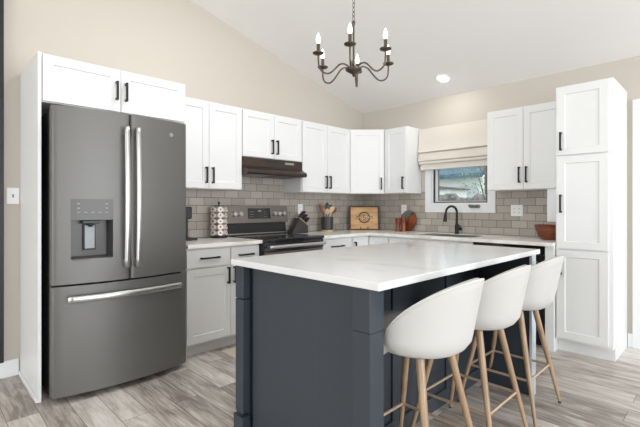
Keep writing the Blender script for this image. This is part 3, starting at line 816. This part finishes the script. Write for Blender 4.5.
# ------------------------------------------------------------------ wall plates
def plate(name, label, cat, loc, rz, w_, slots):
    t_ = thing(name, label, cat, loc, rz)
    bm = BM(); box(bm, -w_ / 2, w_ / 2, -.006, 0, -.058, .058, .002); obj('cover_plate', bm, 'plate', t_)
    for x, z, a, b in slots:
        bm = BM(); box(bm, x - a, x + a, -.0075, -.0062, z - b, z + b)
        obj('toggle' if 'switch' in cat else 'receptacle_slot', bm, 'slot', t_)
    return t_
sl2 = [(x + q * .006, z, .0015, .006) for x in (-.023, .023) for z in (-.02, .02) for q in (-1, 1)]
plate('outlet', 'white double outlet plate on the tile right of the window', 'outlet', (2.07, -.0085, 1.177), 0, .118, sl2)
plate('outlet', 'white outlet plate on the tile behind the round board', 'outlet', (.695, -.0085, 1.185), 0, .075, sl2[4:] and [(q * .006, z, .0015, .006) for z in (-.02, .02) for q in (-1, 1)])
plate('outlet', 'white outlet plate on the tile behind the knife block', 'outlet', (.0085, -1.155, 1.19), L90, .075, [(q * .006, z, .0015, .006) for z in (-.02, .02) for q in (-1, 1)])
plate('light_switch', 'white light switch on the beige wall left of the refrigerator panel', 'light switch', (.0005, -3.898, 1.292), L90, .074, [(0, 0, .005, .012)])

# ------------------------------------------------------------------ faucet
t_ = thing('faucet', 'matte black gooseneck kitchen faucet behind the sink', 'faucet', (1.465, -.115, .9152))
bm = BM(); lathe(bm, [(.027, 0), (.027, .006), (.021, .010), (.021, .10), (.017, .105)]); obj('base', bm, 'black', t_, smooth=True)
bm = BM(); pts = [(0, 0, .10), (0, 0, .24)]
dx_, dy_ = -.55, -.83
for i in range(1, 15):
    a = PI * i / 14; r = .066; q = r * (1 - math.cos(a)); pts.append((q * dx_, q * dy_, .24 + r * math.sin(a)))
pts.append((.137 * dx_, .137 * dy_, .215)); tube(bm, pts, .0125, 12); obj('spout', bm, 'black', t_, smooth=True)
bm = BM(); tube(bm, [(.1375 * dx_, .1375 * dy_, .222), (.141 * dx_, .141 * dy_, .175), (.145 * dx_, .145 * dy_, .135)], [.015, .018, .021], 14); obj('spray_head', bm, 'black', t_, smooth=True)
bm = BM(); tube(bm, [(.015, 0, .055), (.055, 0, .055)], .016, 12); tube(bm, [(.045, 0, .06), (.03, -.02, .105)], [.007, .005], 8); obj('lever', bm, 'black', t_, smooth=True)

# ------------------------------------------------------------------ counter objects
CT = .9152
# bowl
t_ = bm = BM()
lathe(bm, [(.05, 0), (.07, .004), (.095, .035), (.112, .085), (.124, .128), (.125, .134), (.119, .132), (.107, .09), (.088, .042), (.06, .014), (.02, .010)], (2.458, -.29, CT), 36)
tag(obj('wooden_bowl', bm, 'redwood', smooth=True), 'reddish carved wooden bowl on the counter next to the pantry', 'bowl')
# round board leaning, with stone half
t_ = thing('serving_board', 'round wood and grey stone board leaning on the tile behind the brown canisters', 'serving board', (.785, -.075, CT))
rot = Matrix.Rotation(R(-12), 4, 'X')
def half(bm, a0, a1, r, y0_, y1_, n=28):
    pts = [(r * math.cos(a0 + (a1 - a0) * i / n), r * math.sin(a0 + (a1 - a0) * i / n) * 1.12) for i in range(n + 1)]
    prism(bm, pts, y0_, y1_, mp=lambda a, b, c: (a, c, .0 + b + .131))
bm = BM(); half(bm, R(-125), R(60), .115, -.016, 0); bm.transform(rot); obj('wood_half', bm, 'redwood', t_)
bm = BM(); half(bm, R(62), R(233), .115, -.016, 0); bm.transform(rot); tag(obj('stone_half', bm, 'slatestone', t_), 'grey stone half')
# canisters
def mill(x, y, h, label, m):
    t_ = thing('pepper_mill', label, 'mill', (x, y, CT), 0, 'brown mills on the counter')
    bm = BM(); lathe(bm, [(.033, 0), (.034, .008), (.029, .03), (.027, h * .5), (.030, h * .72), (.031, h * .74)], n=20); obj('body', bm, m, t_, smooth=True)
    bm = BM(); lathe(bm, [(.028, h * .742), (.032, h * .78), (.032, h * .95), (.02, h), (.006, h + .004)], n=20); obj('grinder_cap', bm, m, t_, smooth=True)
mill(.735, -.20, .165, 'dark brown upright mill, left of the pair before the round board', 'redwood')
mill(.795, -.165, .175, 'copper brown upright mill, right of the pair before the round board', 'copper')

# wood sign on easel in the corner
SX, SY = .222, -.222
sg = thing('wooden_sign', 'square wooden sign with dark round emblem leaning in the counter corner', 'sign', (SX, SY, CT + .012), R(45))
tl = Matrix.Rotation(R(-8), 4, 'X')
bm = BM(); box(bm, -.178, .178, -.012, 0, 0, .285, .002); bm.transform(tl); bd = obj('board', bm, 'wood', sg)
bm = BM()
for a in ((-.19, -.178, 0, .297), (.178, .19, 0, .297), (-.178, .178, .285, .297), (-.19, .19, -.011, 0)): box(bm, a[0], a[1], -.016, .002, a[2], a[3])
bm.transform(tl); tag(obj('frame', bm, 'podd', sg), 'dark wooden edge frame')
bm = BM(); n = 40
def arcs(r0, r1, a0, a1, y=-.0135, cz=.150, cx=0., n=30):
    lo = []; 
    for i in range(n + 1):
        a = a0 + (a1 - a0) * i / n; lo.append((r0 * math.cos(a), r0 * math.sin(a)))
    hi = [(r1 * math.cos(a0 + (a1 - a0) * i / n), r1 * math.sin(a0 + (a1 - a0) * i / n)) for i in range(n + 1)]
    prism(bm, lo + hi[::-1], y, -.0115, mp=lambda a, b, c: (a + cx, c, b + cz))
arcs(.060, .076, R(10), R(170)); arcs(.060, .076, R(190), R(350)); arcs(.044, .049, R(0), R(359))
box(bm, -.112, -.06, -.0135, -.0115, .158, .165); box(bm, -.112, -.06, -.0135, -.0115, .138, .145); box(bm, .06, .112, -.0135, -.0115, .158, .165); box(bm, .06, .112, -.0135, -.0115, .138, .145)
arcs(.012, .02, R(30), R(270), cz=.166); arcs(.012, .02, R(-150), R(90), cz=.136)
for x in (-.05, .045): box(bm, x - .004, x + .004, -.0135, -.0115, 0, .03)
bm.transform(tl); tag(obj('emblem', bm, 'charcoal', bd), 'dark round monogram emblem')
bm = BM()
for x in (-.05, .045):
    tube(bm, [(x, .1, -.012), (x, -.045, -.0105), (x, -.05, -.002), (x, -.05, .012)], .0035, 6); tube(bm, [(x, .03, -.01), (x * .3, .085, .2)], .003, 6)
tube(bm, [(-.05, .06, -.01), (.045, .06, -.01)], .003, 6)
tag(obj('display_easel', bm, 'black', loc=(SX, SY, CT + .0165), rot=(0, 0, R(45))), 'small black wire easel holding the wooden emblem sign', 'easel')

# utensil crock on a pale coaster
CXk, CYk = .140, -.83
bm = BM(); lathe(bm, [(.074, 0), (.076, .004), (.076, .018), (.072, .02)], (CXk, CYk, CT), 28); tag(obj('coaster', bm, 'palewood', smooth=True), 'pale round wooden coaster under the utensil crock', 'coaster')
bm = BM(); lathe(bm, [(.066, 0), (.072, .004), (.076, .155), (.072, .158), (.068, .154), (.066, .012), (.02, .010)], (CXk, CYk, CT + .0205), 28)
tag(obj('utensil_crock', bm, 'charcoal', smooth=True), 'charcoal round utensil crock on the counter right of the range', 'crock')
def utensil(name, label, cat, a, lean, L, m, kind, m2=None):
    t_ = thing(name, label, cat, (CXk, CYk, CT + .033), 0, 'utensils standing in the crock')
    c, s = math.cos(a), math.sin(a)
    b = Vector((-c * .018, -s * .018, 0)); tp = b + Vector((c * lean * 1.3, s * lean * 1.3, L * 1.08))
    bm = BM(); tube(bm, [b, b.lerp(tp, .55), b.lerp(tp, .72)], [.005, .006, .0055], 8); obj('handle', bm, m, t_, smooth=True)
    bm = BM(); u = Vector((-math.sin(YAW + PI), -math.cos(YAW + PI), 0)); dr = (tp - b).normalized(); sd = Vector((math.cos(YAW), math.sin(YAW), 0)); nn = dr.cross(sd).normalized()
    w_ = {'spoon': .026, 'spat': .03, 'tong': .014}[kind]; s0 = b.lerp(tp, .70)
    rings = []
    for i in range(9):
        f = i / 8; ww = w_ * (math.sin(PI * min(1, .12 + f * .86)) ** .6 if kind != 'spat' else min(1, .3 + f * 1.4)) * (1 if f < .98 else .6)
        p = s0.lerp(tp, f)
        rings.append([p + sd * ww * x_ + nn * .004 * y_ for x_, y_ in ((-1, 0), (-.5, 1), (.5, 1), (1, 0), (.5, -1), (-.5, -1))])
    ringloft(bm, rings); obj('head', bm, m2 or m, t_, smooth=True)
q0 = YAW
utensil('wooden_spoon', 'dark reddish spoon leaning far left in the utensil crock', 'utensil', q0 + PI, .085, .285, 'redwood', 'spoon')
utensil('wooden_spatula', 'pale wooden spatula, second from left in the utensil crock', 'utensil', q0 + PI - .6, .035, .235, 'palewood', 'spat')
utensil('kitchen_spoon', 'black headed spoon standing tallest in the utensil crock', 'utensil', q0 + .9, .012, .30, 'blackpl', 'spoon')
utensil('wooden_spoon', 'pale wooden spoon in the middle of the utensil crock', 'utensil', q0 - PI / 2, .03, .23, 'palewood', 'spoon')
utensil('slotted_turner', 'black flat turner right of the middle in the utensil crock', 'utensil', q0 + .5, .045, .27, 'blackpl', 'spat')
utensil('wooden_spatula', 'pale wooden spatula leaning right in the utensil crock', 'utensil', q0 - .2, .065, .25, 'palewood', 'spat')
utensil('ladle', 'dark reddish utensil leaning farthest right in the utensil crock', 'utensil', q0 - .05, .095, .245, 'redwood', 'spoon')

# knife block: local +x to the right as seen, slanted face to the right
KB = Vector((.125, -1.29, CT))
kb = thing('knife_block', 'black knife block full of black-handled knives right of the range', 'knife block', KB, R(78)); kb.scale = (1.15,) * 3
bm = BM(); prism(bm, [(-.095, 0), (.085, 0), (.085, .075), (-.010, .150)][::-1], -.05, .05, mp=lambda a, b, c: (a, c, b))
obj('block', bm, 'blackpl', kb)
bm = BM(); dv = Vector((.095, 0, -.075)).normalized(); nv = Vector((.075, 0, .095)).normalized()
p_a = Vector((-.0095, 0, .1505)); 
bm_pts = [p_a + dv * 0, p_a + dv * .119]
vs = []
for y in (-.05, .05):
    for p in (bm_pts[0], bm_pts[1]):
        for k in (0, .006): vs.append(bm.verts.new(Vector((p.x, y, p.z)) + nv * (k + .0006)))
bmesh.ops.convex_hull(bm, input=vs); tag(obj('slot_face', bm, 'palewood', kb), 'pale slotted face')
bm = BM(); box(bm, .0855, .088, -.035, .035, .01, .075, .0005); tag(obj('maker_plate', bm, 'slatestone', kb), 'grey front plate')
i_ = 0
for r_ in range(3):
    for c_ in range(3):
        f = .022 + r_ * .036; y = -.030 + c_ * .030
        b = p_a + dv * f + nv * .0072; b.y = y; e = b + nv * (.095 - r_ * .012) 
        t_ = thing('knife', 'black-handled knife standing in the knife block', 'knife', KB, R(78), 'knives in the knife block'); t_.scale = (1.15,) * 3
        bm = BM(); tube(bm, [b, b.lerp(e, .2), b.lerp(e, .8), e], [.009, .0085, .010, .007], 8); obj('handle', bm, 'blackpl', t_, smooth=True)
        bm = BM(); tube(bm, [b.lerp(e, .99), e + nv * .002], [.0075, .006], 8); tag(obj('end_cap', bm, 'steel', t_), 'steel end cap')

# coffee pod carousel
cr = thing('pod_carousel', 'round black wire carousel of coffee pods between coffee maker and range', 'pod rack', (.122, -2.305, CT))
bm = BM(); lathe(bm, [(.075, 0), (.078, .004), (.076, .012), (.03, .016)], n=28); tube(bm, [(0, 0, .015), (0, 0, .33)], .005, 8); lathe(bm, [(.003, .325), (.010, .332), (.010, .342), (.003, .35)], n=12)
lathe(bm, [(.045, .305), (.046, .31), (.02, .312)], n=24)
for k in range(6):
    a = R(30 + 60 * k); 
    tube(bm, [(.034 * math.cos(a), .034 * math.sin(a), .012), (.034 * math.cos(a), .034 * math.sin(a), .308)], .0022, 6)
obj('rack', bm, 'black', cr, smooth=True)
for k in range(6):
    a = R(60 * k - 20)
    for j in range(5):
        z = .045 + j * .056; u = Vector((math.cos(a), math.sin(a), .15)).normalized()
        p = Vector((.038 * math.cos(a), .038 * math.sin(a), z))
        bm = BM(); tube(bm, [p, p + u * .036], [.018, .0245], 16); tube(bm, [p + u * .036, p + u * .0375], [.027, .027], 16)
        pod = obj('coffee_pod', bm, 'podw', None, smooth=True, loc=cr.location)
        tag(pod, 'white foil-topped coffee pod in the wire carousel', 'coffee pod', 'coffee pods in the carousel')
        bm = BM(); q = p + u * .0376
        rr = .008 + .006 * random.random(); tube(bm, [q, q + u * .0006], [rr, rr], 10)
        obj('printed_lid', bm, random.choice(['podr', 'podd', 'podr']), pod)

# coffee maker, mostly behind the refrigerator
cm = thing('coffee_maker', 'black coffee maker on the counter, half hidden behind the refrigerator', 'coffee maker', (.20, -2.70, CT))
bm = BM(); box(bm, -.15, .06, -.10, .10, 0, .022, .004); obj('base', bm, 'blackpl', cm)
bm = BM(); box(bm, -.15, -.07, -.09, .075, .0225, .30, .008); obj('water_tank', bm, 'blackpl', cm)
bm = BM(); box(bm, -.0695, .05, -.085, .055, .19, .30, .012); obj('brew_head', bm, 'blackpl', cm)

# rug
bm = BM(); box(bm, .62, 1.22, -2.58, -1.5, .0005, .008, .003)
tag(obj('kitchen_mat', bm, 'rug'), 'beige kitchen mat on the floor between range and island', 'rug')

# ------------------------------------------------------------------ outside the window
bm = BM(); box(bm, -30, 30, .2, 60, -.6, -.5); tag(obj('lawn', bm, 'grass'), kind='structure', cat=None)
def gpt(u, v, Y):
    a = (u - PX) / F; rx, ry = -math.sin(YAW) + a * math.cos(YAW), math.cos(YAW) + a * math.sin(YAW)
    t = (Y - CY) / ry; return CX + rx * t, CH - (v - HY) / F * t
YH = 10.0
xa, za = gpt(456, 197, YH); xb, zb_ = gpt(479, 176, YH); 
hs = thing('neighbor_house', 'white house with teal roof seen through the kitchen window', 'house', (0, YH, -.5))
xl = gpt(436, 190, YH)[0]; xr = gpt(480, 190, YH)[0]
zr = zb_ + .5
bm = BM(); box(bm, xl, xr, 0, 6, 0, zr); obj('wall', bm, 'siding', hs)
bm = BM(); prism(bm, [(-.5, zr - .08), (3, zr + 1.7), (6.5, zr - .08), (6.5, zr + .08), (3, zr + 1.9), (-.5, zr + .08)], xl - .4, xr + .3, mp=lambda a, b, c: (c, a, b)); obj('roof', bm, 'roofteal', hs)
bm = BM(); box(bm, gpt(459, 0, YH)[0], gpt(477, 0, YH)[0], -.05, -.001, .0, zr - .35, .01)
for i in range(4): box(bm, gpt(459, 0, YH)[0], gpt(477, 0, YH)[0], -.06, -.05, .1 + i * .55, .12 + i * .55)
obj('garage_door', bm, 'garage', hs)
bm = BM(); box(bm, gpt(452, 0, YH)[0], gpt(457, 0, YH)[0], -.05, -.001, .9, zr - .6, .01); obj('window', bm, 'blueglass', hs)
x_, z_ = gpt(438, 187, 7); x2_ = gpt(451, 187, 7)[0]
sh = thing('garden_shed', 'small pale shed with grey roof seen at left through the kitchen window', 'shed', (x_ - .3, 7, -.5))
sw = x2_ - x_ + .3
bm = BM(); box(bm, 0, sw, 0, 1.0, 0, z_ + .42); obj('wall', bm, 'siding', sh)
bm = BM(); prism(bm, [(-.1, z_ + .42), (sw + .1, z_ + .42), (sw + .1, z_ + .46), (sw / 2, z_ + .52), (-.1, z_ + .46)], -.1, 1.1, mp=lambda a, b, c: (a, c, b)); obj('roof', bm, 'stone', sh)
xa_, za_ = gpt(437, 196.5, 4.6); xb_ = gpt(486, 196, 4.6)[0]
bm = BM(); n = 40; pts = [(xa_, -.5)]
for i in range(n + 1):
    f = i / n; pts.append((xa_ + (xb_ - xa_) * f, za_ + .06 * math.sin(f * 9) + .03 * math.sin(f * 31 + 1) - .05 * f))
pts.append((xb_, -.5)); prism(bm, pts, 4.6, 5.0, mp=lambda a, b, c: (a, c, b))
tag(obj('stone_wall', bm, 'stone'), 'low grey-brown uneven garden stone wall seen along the bottom of the kitchen window', 'garden wall')
x_, z_ = gpt(484, 185, 6)
tr = thing('garden_tree', 'thin sparse tree at the right edge of the window view', 'tree', (x_, 6, -.5))
bm = BM(); tube(bm, [(0, 0, 0), (.05, 0, 1.5), (0, .05, 3.2), (.1, 0, 4.6)], [.03, .025, .02, .01], 8)
for i in range(10):
    a = i * 2.4; z = 1.4 + i * .3; tube(bm, [(0, 0, z), (.45 * math.cos(a), .45 * math.sin(a), z + .55)], [.02, .008], 6)
obj('trunk', bm, 'bark', tr, smooth=True)
bm = BM()
for i in range(520):
    a = random.random() * 2 * PI; r = .75 * math.sqrt(random.random()); z = 1.2 + 3.4 * random.random()
    p = Vector((r * math.cos(a), r * math.sin(a), z)); u = Vector((random.uniform(-1, 1), random.uniform(-1, 1), random.uniform(-1, 1))).normalized() * .045
    v = u.cross(Vector((random.random(), random.random(), random.random()))).normalized() * .025
    bm.faces.new([bm.verts.new(p - u), bm.verts.new(p + v), bm.verts.new(p + u), bm.verts.new(p - v)])
obj('foliage', bm, 'leaf', tr)
